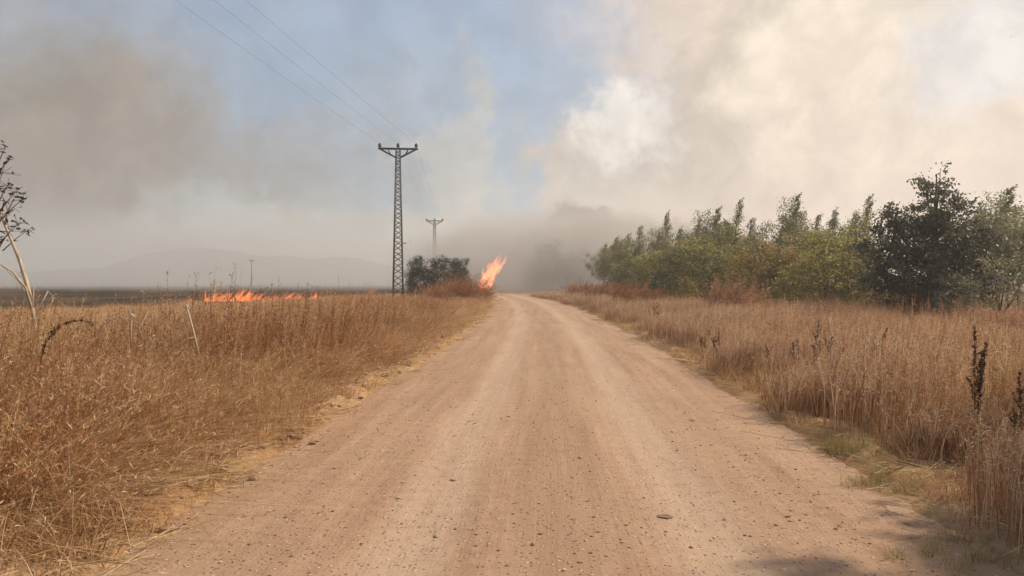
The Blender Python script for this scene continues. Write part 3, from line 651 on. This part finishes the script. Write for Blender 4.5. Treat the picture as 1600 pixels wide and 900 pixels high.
for px, D, ty, v, sx, lab in (
    (1290, 34, 358, 0, 1.25, 'round olive-green tree directly left of the big dark tree'),
    (1335, 33, 402, 0, 1.0, 'low yellow-green tree under the left flank of the big dark tree'),
    (1240, 37, 380, 1, 1.0, 'rust-tinged bushy tree left of the round olive-green one'),
    (1190, 38, 372, 1, 1.05, 'rusty brown-green tree with thin pale stems at its foot'),
    (1140, 43, 382, 2, 1.1, 'yellow-green bushy tree left of the rusty brown-green one'),
    (1090, 44, 368, 2, 1.15, 'bright yellow-green bushy tree in the middle of the front row'),
    (1055, 50, 392, 3, 1.1, 'green bushy tree left of the bright yellow-green one'),
    (1018, 52, 388, 0, 1.1, 'dull green bushy tree below the lone leaning spire'),
    (985, 56, 400, 3, 1.1, 'smoky green bushy tree, second from the road end'),
    (966, 60, 414, 3, .9, 'smoky green bushy tree closest to the road end'),
):
    plant('bushy_tree', BU[v], px, D, 1, (px * 1.7) % 6.28, lab, 'tree', G2, sx * 1.05, ty + 6, 3.6)
# the big dark tree, lobe by lobe
def big_tree():
    D = 28.; px0 = 1455; x0 = X(px0, D); z0 = float(ground_z(x0, D)); g = np.random.default_rng(9)
    lob = []
    for (px, py, r) in ((1466, 262, 9), (1450, 282, 16), (1486, 284, 15), (1462, 300, 22), (1484, 310, 20), (1440, 292, 12), (1505, 312, 11), (1524, 318, 8), (1512, 330, 12),
                        (1398, 325, 16), (1386, 340, 18), (1415, 338, 22), (1452, 338, 30), (1480, 345, 30), (1392, 365, 26), (1430, 375, 38), (1475, 385, 42), (1520, 368, 28), (1545, 358, 18),
                        (1375, 395, 26), (1410, 415, 40), (1455, 430, 44), (1505, 415, 40), (1545, 395, 32), (1560, 372, 20), (1370, 432, 28), (1400, 455, 36), (1450, 468, 40), (1500, 460, 36), (1556, 428, 30), (1358, 380, 14)):
        rr = r / F * D; k = 1 if r < 24 else 2
        for j in range(k):
            p = P(px, py, D); lob.append((p.x - x0, (j * 2 - k + 1) * rr * g.uniform(.5, .9) + g.uniform(-.4, .4), p.z - z0, rr))
    o = empty('broadleaf_tree', (x0, D, z0 - .03)); tag(o, 'big dark broadleaf tree with ragged top, tallest tree of all', 'tree')
    tr = MB(); ax = [(0, 0, -.1), (.05, 0, 1.0), (0, .05, 2.2), (.15, 0, 3.6), (.2, 0, 5.4)]; tr.tube(ax, [.15, .13, .11, .08, .02], 8)
    A = np.array(ax)
    tk = obj('trunk', tr.mesh('trunk', M['bark'], True), o)
    for (x, y, z, r) in lob:
        s = max(.5, min(5.0, z * .62)); b0 = np.array([np.interp(s, A[:, 2], A[:, i]) for i in range(3)])
        c = np.array([x, y, z]); lm = MB(); lm.tube([b0, b0 * .5 + c * .5 + np.array([0, 0, -.12]), c], [.035, .025, .008], 5); obj('limb', lm.mesh('limb', M['bark'], True), tk)
    obj('crown', crown_from_lobes(lob, g, 52, 26, .115, .075, .105, droop=.2, wind=.2).mesh('crown', M['leaf_dark']), o)
big_tree()
# shrubs
sh = [bushy(300 + i, 1.8, 1.9, m_, n=14, per=40, nleaf=26, L=.075, base=.02, sig=.085) for i, m_ in enumerate(('leaf_pale', 'leaf_pale', 'leaf_bush', 'leaf_bush', 'leaf_rust'))]
plant('shrub', sh[0], 1560, 25, 1, .3, 'pale olive shrub in front of the dark tree, nearer the frame edge', 'shrub', None, 1.1, 405, 1.8)
plant('shrub', sh[1], 1490, 26, 1, 2.3, 'pale grey-green shrub at the foot of the big dark tree', 'shrub', None, 1.0, 432, 1.8)
plant('shrub', sh[4], 1075, 36, 1, 1.3, 'low brown-green shrub in the grass before the tree row', 'shrub', None, 1.1, 436, 1.8)
DB = [bushy(320 + i, 3.4, 4.2, 'leaf_bush', n=26, per=26, nleaf=42, L=.12, base=-.06, sig=.17) for i in range(2)]
plant('shrub', DB[0], 690, 62, 1, .4, 'dark green dome-shaped bush right of the lattice pylon', 'bush', None, 1.0, 404, 3.4)
plant('shrub', DB[1], 652, 61, 1, 2.0, 'smaller dark green bush right at the lattice pylon', 'bush', None, .62, 405, 3.4)
plant('shrub', DB[1], 718, 63, 1, 3.4, 'low dark green bush beside the dome-shaped one, towards the fire', 'bush', None, .6, 408, 3.4)
# trees lost in the smoke at the road end
FT = bushy(400, 8, 7, 'leaf_bush', n=20, per=5, nleaf=30, L=.26, sig=.35)
for px, D, ty, lab in ((862, 118, 378, 'dim grey round tree silhouette deep in smoke beyond the road end'), (905, 112, 392, 'dim tree silhouette in smoke nearer to the green tree row'), (835, 140, 402, 'faintest tree silhouette in smoke above the road end')):
    plant('smoky_tree', FT, px, D, 1, px, lab, 'tree', None, 1, ty, 8)
# unseen roadside tree, guessed and placed so its shade falls on the near shoulder
o = plant('unseen_shade_tree', bushy(410, 8.4, 5.0, 'leaf_olive', n=34, per=18, nleaf=50, L=.18, base=.38), 800, 5.58, 1, 1, 'unseen roadside tree added out of view by the east verge to shade the near shoulder', 'tree'); o.location.x = 9.7

# ------------------------------------------------------------------ dry brush, weeds, dead sapling
def dry_brush(seed, n, r, h, mat, wind=.5):
    g = np.random.default_rng(seed); mb = MB()
    for q in range(4):
        V, F4, F3, T = clump(g, n, r * (1 - .12 * q), h * (1 - .12 * q), .22, .45, .7, .016, 9, (wind, 0), tint=(.0, .7), pan_len=.13); mb.add(V, F4, F3, T)
    return mb.mesh('twigs', M[mat])
for px, D, ty, r, lab in (
    (712, 50, 434, 1.25, 'reddish dry brush mound in front of the tall flame'), (680, 49, 448, .9, 'lower reddish brush at the foot of the dark bush'),
    (742, 52, 450, .8, 'small reddish brush right under the tall flame'),
    (905, 66, 446, 1.4, 'smoky reddish brush mound where the east verge meets the road end'), (940, 50, 446, 1.3, 'reddish brush mound on the east verge, second from the road end'),
    (985, 38, 450, 1.2, 'reddish brush mound on the east verge, third from the road end'), (1130, 30, 448, .9, 'pale brown brush clump below the yellow-green trees')):
    h = H - (ty - HY) / F * D; x = X(px, D)
    tag(obj('dry_brush', dry_brush(int(px), 170, r, h * 1.05, 'grass_red' if px < 1100 else 'grass_rose', .35), loc=(x, D, float(ground_z(x, D)))), lab, 'brush')
def dock(seed, h, spikes, bend=0.):
    """dead dock: stem and spikes of whorled brown seeds"""
    g = np.random.default_rng(seed); st = MB(); sd_ = MB()
    for q in range(spikes):
        a = g.uniform(0, 6.28); hh = h * (1 if q == 0 else g.uniform(.6, .95)); off = .02 + .10 * q / max(1, spikes)
        zs = np.linspace(0, 1, 9); l0 = g.uniform(-.2, .2)
        pts = np.stack([np.cos(a) * off * np.sqrt(zs) + (l0 + bend * zs ** 2) * zs * hh, np.sin(a) * off * np.sqrt(zs), hh * (zs - .45 * abs(bend) * zs ** 3)], -1)
        st.tube(pts, .005 - .003 * zs, 5)
        nw = int(hh * 20)
        for k in range(nw):
            s = .42 + .58 * (k + g.random() * .6) / nw; c = np.array([np.interp(s, zs, pts[:, i]) for i in range(3)])
            m_ = 9; rr = .013 * (1.25 - s) + .003
            leaves(sd_, c + g.standard_normal((m_, 3)) * np.array([rr, rr, .010]), g, .022, .018, .2, 0, tint=(.1, .9))
        for k in range(4):               # short side spikes
            s = g.uniform(.45, .75); c = np.array([np.interp(s, zs, pts[:, i]) for i in range(3)]); b_ = g.uniform(0, 6.28); ln = g.uniform(.08, .18)
            e = c + np.array([math.cos(b_) * ln * .45, math.sin(b_) * ln * .45, ln]); st.tube([c, e], [.003, .002], 4)
            for u in np.linspace(.2, 1, 7):
                leaves(sd_, c + (e - c) * u + g.standard_normal((8, 3)) * .007, g, .018, .012, .2, 0, tint=(.1, .9))
    return st.mesh('stem', M['weed_dark'], True), sd_.mesh('seed_spikes', M['weed_dark'])
for px, ty, D, sp, bend, lab in (
    (1522, 508, 6.6, 3, 0, 'tall dead dock with paired dark seed spikes, nearest on the east side'), (1598, 580, 6.2, 2, 0, 'dark dead dock cut off by the frame edge, lower than the paired one'),
    (1267, 500, 11.0, 2, 0, 'tallest slim dark dock in the middle of the east verge'), (1243, 530, 11.4, 2, 0, 'short dark dock just left of the tallest slim one'),
    (1204, 538, 12.0, 1, 0, 'single thin dark dock spike between the bushy one and the slim pair'), (1122, 518, 14.8, 4, 0, 'bushy dark dock standing at the grass front by the road'),
    (1100, 526, 15.3, 2, .1, 'small dark dock left of the bushy one by the road'), (1375, 512, 9.6, 4, .15, 'wide dark dock clump deep in the east grass'), (1308, 526, 10.6, 3, .2, 'low brown dock half hidden in grass right of the tallest slim one'),
    (1030, 472, 25.0, 3, .25, 'dark leafy weed leaning out of the grass far along the east verge'),
    (575, 488, 17.0, 1, .45, 'dark bent weed stem in the west grass near the pylon side')):
    x = X(px, D); z = float(ground_z(x, D)); h = H - (ty - HY) / F * D - z
    o = empty('dock_plant', (x - bend * h * .6, D, z)); tag(o, lab, 'weed', 'dead dock weeds')
    for nm, me in zip(('stem', 'seed_spikes'), dock(int(px), h / (1 - .45 * abs(bend)) if bend < .6 else h * 1.25, sp, bend)): obj(nm, me, o)

def arching_weed():
    D = 6.8; g = np.random.default_rng(8); q0 = P(62, 590, D); o = empty('arching_weed', q0); tag(o, 'dark brown weed bowed over in an arch below the pale sapling', 'weed')
    st = MB(); lf = MB(); pts = [P(px, py, D + dy) - q0 for px, py, dy in ((62, 590, 0), (64, 560, 0), (72, 535, 0), (86, 515, .05), (106, 503, .1), (128, 500, .1), (146, 508, .1))]
    st.tube(pts, np.linspace(.007, .003, 7), 5); A = np.array([tuple(p) for p in pts])
    for u in g.uniform(.8, 6, 46): c = np.array([np.interp(u, range(7), A[:, k]) for k in range(3)]); leaves(lf, c + g.standard_normal((4, 3)) * .008, g, .035, .014, .4, 0)
    obj('stem', st.mesh('stem', M['weed_dark'], True), o); obj('withered_leaves', lf.mesh('withered_leaves', M['weed_dark']), o)
arching_weed()
def sapling():
    D = 8.6; g = np.random.default_rng(3); base = P(58, 560, D); gz = float(ground_z(base.x, D)); o = empty('dead_sapling', (base.x, D, gz))
    tag(o, 'pale leafless dead sapling with withered dark leaves at the west frame edge', 'sapling')
    q = lambda px, py, dy=0.: (P(px, py, D + dy) - Vector((base.x, D, gz)))
    tr = MB()
    tr.tube([(0, 0, -.05), q(54, 505), q(45, 455), q(30, 405), q(8, 352), q(-14, 300, .1), q(-30, 240, .15)], [.025, .023, .021, .018, .014, .010, .006], 8, .7)
    obj('trunk', tr.mesh('trunk', M['bark_pale'], True), o)
    tw = []
    def br(pts, r0):
        b_ = MB(); n = len(pts); b_.tube(pts, np.linspace(r0, r0 * .35, n), 6, .7); obj('branch', b_.mesh('branch', M['bark_pale'], True), o); tw.append(pts)
    br([q(8, 352), q(11, 335), q(16, 322), q(22, 312)], .014)
    br([q(50, 485), q(40, 450, -.1), q(20, 425, -.2), q(-20, 400, -.3)], .016)
    br([q(48, 470), q(30, 440, .1), q(0, 412, .2)], .012)
    br([q(50, 478), q(44, 440, .1), q(37, 415, .2)], .010)
    br([q(52, 500), q(75, 455, .1), q(100, 478, .2), q(128, 490, .3)], .010)
    br([q(51, 492), q(52, 460), q(53, 445)], .012)
    cr = MB(); twg = MB()
    for (px, py, n, sp) in ((8, 232, 5, 6), (14, 246, 5, 5), (4, 270, 8, 14), (12, 290, 10, 16), (25, 300, 9, 14), (35, 312, 8, 8), (8, 315, 12, 18), (5, 335, 8, 14), (28, 350, 9, 12), (40, 362, 8, 9), (14, 362, 8, 14), (2, 375, 8, 10), (-20, 290, 20, 20), (-25, 340, 16, 20)):
        c = q(px, py, g.uniform(-.15, .15)); a = q(px * .3 - 8, py + 30, 0); twg.tube([a, a * .4 + c * .6 + Vector((0, 0, .01)), c], [.007, .005, .003], 5)
        pts = np.array(c) + g.standard_normal((n + 2, 3)) * sp / F * D * np.array([.8, .8, .5]); leaves(cr, pts, g, .062, .026, .1, .9)
        for p_ in pts: twg.tube([c, p_], .0025, 3)
    obj('twigs', twg.mesh('twigs', M['bark']), o); obj('withered_leaves', cr.mesh('withered_leaves', M['leaf_dead']), o)
sapling()
# broken pale stalks standing in the west grass
for pts, D, lab in (
    ([(150, 540), (160, 508), (203, 483)], 8.6, 'pale broken stalk slanting up to the right above the grass'),
    ([(222, 530), (217, 512), (232, 487), (237, 490), (238, 530)], 9.0, 'pale stalk folded over into a narrow hook'),
    ([(312, 560), (300, 510), (291, 476)], 8.8, 'thick pale stalk leaning left, ragged at the tip'),
    ([(204, 540), (205, 515), (206, 492)], 9.2, 'short upright pale stalk between the slanting and the hooked one'),
    ([(590, 700), (590, 680), (591, 672)], 20., None), ([(293, 780), (294, 735), (295, 713)], 6.6, 'single upright straw at the edge of the road on the west side')):
    if lab is None: continue
    mb = MB(); ps = [P(px, py, D) for px, py in pts]; b0 = ps[0]; ps = [p - b0 for p in ps]; thick = .016 if 'thick' in lab else (.005 if 'straw' in lab else .010)
    mb.tube(ps, np.linspace(thick, thick * .6, len(ps)), 7, .75)
    g = np.random.default_rng(len(lab)); C = np.array(ps[-1]) + g.standard_normal((14, 3)) * np.array([.012, .012, .02])
    if 'straw' not in lab: leaves(mb, C + np.array([0, 0, -.03]), g, .07, .014, .5, 0, tint=(.4, .9))
    tag(obj('dry_stalk', mb.mesh('dry_stalk', M['pale_wood'], False), loc=b0), lab, 'stalk')

# ------------------------------------------------------------------ power line
def pylon():
    root = empty('lattice_pylon'); Hh = 10.85; w0, w1 = .36, .14           # half widths
    hw = lambda z: w0 + (w1 - w0) * z / Hh
    shared = {}
    def bar(name, a, b, w, parent=None):
        a = Vector(a); b = Vector(b); d = b - a; key = (round(d.length, 3), w)
        if key not in shared:
            mb = MB(); mb.bar((0, 0, 0), (0, 0, d.length), w); shared[key] = mb.mesh(name, M['steel'])
        o = obj(name, shared[key], parent or root, a); o.rotation_euler = d.to_track_quat('Z', 'X').to_euler(); return o
    cs = [(-1, -1), (1, -1), (1, 1), (-1, 1)]
    for cx, cy_ in cs: bar('leg', (cx * w0, cy_ * w0, -.2), (cx * w1, cy_ * w1, Hh), .075)
    z = .15; k = 0
    while z < Hh - .2:
        dz = hw(z) * 1.35; z2 = min(z + dz, Hh - .05)
        for f in range(4):
            a, b = cs[f], cs[(f + 1) % 4]
            if k % 2: a, b = b, a
            bar('brace', (a[0] * hw(z), a[1] * hw(z), z), (b[0] * hw(z2), b[1] * hw(z2), z2), .042)
        z = z2; k += 1
    ca_me = MB()
    for s in (-1, 1):
        ca_me.bar((-1.36, s * .1, Hh), (1.36, s * .1, Hh), .085)
    ca_me.bar((-1.36, -.1, Hh), (-1.36, .1, Hh), .07); ca_me.bar((1.36, -.1, Hh), (1.36, .1, Hh), .07)
    ca = obj('crossarm', ca_me.mesh('crossarm', M['steel']), root)
    for s in (-1, 1):
        for t_ in (-1, 1):
            bar('strut', (s * 1.28, t_ * .1, Hh - .02), (s * .15, t_ * .15, Hh - .62), .065, ca); bar('strut', (s * .72, t_ * .1, Hh - .02), (s * .52, t_ * .12, Hh - .40), .045, ca)
    bar('step_iron', (.27, -.27, 4.2), (.62, -.27, 4.2), .04)
    for i, x in enumerate((-1.27, 0, 1.27)):
        mb = MB(); mb.tube([(0, 0, 0), (0, 0, .06), (0, 0, .07), (0, 0, .11), (0, 0, .12), (0, 0, .2), (0, 0, .21), (0, 0, .29), (0, 0, .30), (0, 0, .36)], [.03, .03, .06, .13, .10, .13, .09, .12, .07, .05], 12)
        obj('insulator', mb.mesh('insulator', M['ceramic'], True), ca, (x, 0, Hh + .03))
    return root
def copy_tree(o, parent=None):
    c = o.copy(); link(c); c.parent = parent
    for ch in list(o.children): copy_tree(ch, c)
    return c
p1 = pylon(); D1, D2 = 54., 122.
p1.location = (X(622, D1), D1, 0); p1.rotation_euler.z = R(4)
tag(p1, 'steel lattice power pylon with flat crossarm, the near tall one', 'pylon', 'power line pylons')
p2 = copy_tree(p1); p2.location = (X(679, D2), D2, .2); tag(p2, 'distant lattice power pylon fading into the smoke', 'pylon', 'power line pylons')
def wire(a, b, sag, label, r=.0055):
    a = Vector(a); b = Vector(b); n = 40; mb = MB()
    pts = [a.lerp(b, i / n) + Vector((0, 0, -sag * 4 * (i / n) * (1 - i / n))) for i in range(n + 1)]
    mb.tube(pts, r, 5); tag(obj('power_line', mb.mesh('power_line', M['wire'], True)), label, 'wire', 'power lines')
for i, (x, tx, nm) in enumerate(((-1.27, 267, 'left'), (0, 328, 'middle'), (1.27, 378, 'right'))):
    m1 = Matrix.Rotation(R(4), 4, 'Z'); a = p1.location + m1 @ Vector((x, 0, 11.21)); c = p2.location + m1 @ Vector((x, 0, 11.21))
    d0 = 27.; e = P(tx, 0, d0); q = a + (e - a) * 2.6            # runs on over the viewer's shoulder, out of view
    q.z = 13.0; wire(a, q, .35, f'{nm} of three thin power lines from the near pylon up out of view')
    wire(a, c, .7, f'{nm} of three faint power lines between the near and the distant pylon')

# far pole
mb = MB(); mb.tube([(0, 0, -.2), (0, 0, 5.6)], [.11, .08], 7); o = empty('utility_pole', (X(393, 150), 150, 0)); tag(o, 'thin distant wooden pole standing in the burnt field', 'pole')
obj('shaft', mb.mesh('shaft', M['bark'], True), o); mb = MB(); mb.bar((-.5, 0, 5.5), (.5, 0, 5.5), .14); obj('crossbar', mb.mesh('crossbar', M['bark']), o)

# ------------------------------------------------------------------ fire
def flame_mat():
    m = bpy.data.materials.new('flame'); m.use_nodes = True; m.node_tree.nodes.clear(); t = NT(m.node_tree)
    out = t.n('ShaderNodeOutputMaterial'); em = t.n('ShaderNodeEmission'); t.nt.links.new(em.outputs[0], out.inputs['Volume'])
    em.inputs[0].default_value = (1, .20, .038, 1); em.inputs[1].default_value = FLAME
    return m
FLAME = 3.0
M['flame'] = flame_mat()
def flame(D, spine, n, rpx, hpx, label, seed, lean=.45, voxel=.035, depth=.35):
    """many thin tongues rooted along a spine (px, py, half width px), each curling up and leaning with the wind, fused into one ragged body"""
    g = np.random.default_rng(seed); mb = MB(); sp = np.array(spine, float); b0 = Vector((X(sp[0, 0], D), D, 0.)); ns = len(sp)
    for k in range(n):
        u = (np.floor(g.random() * 11) / 11 + g.normal(0, .05)) * (ns - 1) if n > 12 else g.random() * (ns - 1); u = min(max(u, 0), ns - 1); bx, by, w = (np.interp(u, range(ns), sp[:, c]) for c in range(3)); bx += g.uniform(-1, 1) * w
        hh = hpx * (.15 + 1.1 * g.random() ** 1.6); ph = g.uniform(0, 6.28); dy = g.uniform(-depth, depth); cu = g.uniform(.12, .36) * hh; ln = lean * g.uniform(.4, 1.5); pts = []; rs = []
        for i in range(9):
            q = i / 8
            pts.append(P(bx + ln * hh * q ** 1.3 + math.sin(ph + q * 4) * cu * q, by - hh * q, D + dy) - b0); rs.append(max(.012, rpx * g.uniform(.85, 1.15) / F * D * (.55 + .9 * q) * (1 - q) ** .7 * 1.25))
        mb.tube(pts, rs, 8)
    me = mb.mesh('flame', M['flame']); o = obj('flame', me, loc=b0)
    md = o.modifiers.new('fuse', 'REMESH'); md.mode = 'VOXEL'; md.voxel_size = voxel
    dg = bpy.context.evaluated_depsgraph_get(); me2 = bpy.data.meshes.new_from_object(o.evaluated_get(dg)); o.modifiers.clear(); o.data = me2
    if not me2.materials: me2.materials.append(M['flame'])
    tag(o, label, 'flame', 'flames of the grass fire')
flame(60, ((742, 462, 8), (752, 458, 12), (758, 446, 10), (765, 434, 9), (773, 424, 8), (779, 418, 5)), 78, 2.8, 20, 'tall orange flame leaning over the dry brush at the road end', 1, lean=.38)
flame(54, ((318, 474, 1), (336, 473, 1), (352, 472, 1), (372, 472, 1), (390, 473, 1), (402, 474, 1)), 120, 2.2, 19, 'widest bank of orange flames on the burnt field edge', 2, lean=.8)
flame(55, ((404, 474, 1), (418, 473, 1), (434, 472, 1)), 40, 1.9, 14, 'small flame just right of the widest flame bank', 3, lean=.8)
flame(56, ((436, 472, 1), (452, 471, 1), (468, 470, 1)), 36, 1.9, 14, 'low flame showing through the grass tops, towards the pylon', 4, lean=.8)
flame(53, ((278, 476, 1), (288, 475, 1), (300, 475, 1)), 22, 1.7, 10, 'tiny flame left of the widest flame bank', 5, lean=.9)
flame(57, ((482, 469, 1), (498, 468, 1), (516, 467, 1)), 26, 1.7, 13, 'flicker of flame in the grass halfway to the pylon', 8, lean=.8)
flame(64, ((572, 465, 1), (577, 460, 1), (583, 455, 1)), 8, 1.3, 15, 'thin slanting flame tongue just left of the lattice pylon', 6, lean=.8)
flame(64, ((594, 465, 1), (600, 464, 1)), 6, 1.3, 8, 'tiny flame at the foot of the lattice pylon', 7, lean=.4)

# ------------------------------------------------------------------ clods on the road, birds
for i, (px, py, wpx, lab) in enumerate(((1040, 812, 11, 'largest flat brown clod lying on the road near the bottom'), (1082, 660, 6, 'small dark clod on the right half of the road, half way down'), (682, 842, 6, 'dark clod in the lower middle of the road'),
        (623, 782, 5, 'dark clod left of the road middle'), (1232, 812, 6, 'dark clod low on the right half of the road'), (795, 655, 4, 'small dark clod near the road centre, upper one'), (1417, 820, 5, 'dark clod beside the dry tufts on the right road edge'),
        (1165, 715, 4, 'reddish clod on the right half beside the green tufts'), (907, 722, 5, 'pale flat stone in the road centre'), (708, 753, 5, 'pale flat stone left of the road centre'))):
    D = F * H / (py - HY); x = X(px, D); s = wpx / F * D; o = obj('clod', stone_mesh(40 + i, 2), loc=(x, D, float(road_z(lat(x, D), D)) + s * .2))
    o.scale = (s, s * .7, s * .55); o.rotation_euler.z = i; tag(o, lab, 'stone')
for px, py, D, s, lab in ((604, 285, 60, .14, 'tiny dark bird beside the near pylon'), (545, 375, 80, .14, 'tiny dark bird low left of the pylon'), (1580, 57, 60, .13, 'tiny dark bird high in the top corner'), (1459, 130, 60, .10, 'tiny dark bird above the big dark tree')):
    V = np.array([(-1, .1, .35), (-.35, .25, .12), (0, .45, 0), (.35, .25, .14), (1, .1, .3), (.3, -.15, .05), (0, -.5, 0), (-.3, -.15, .05), (0, .1, -.14)]) * s
    tag(obj('bird', mesh_np('bird', V, [np.array([(0, 1, 7), (1, 2, 7), (2, 3, 5), (3, 4, 5), (2, 5, 7), (5, 6, 7), (8, 2, 7), (8, 5, 2), (8, 7, 6), (8, 6, 5)])], M['bird']), loc=P(px, py, D)), lab, 'bird', 'birds')
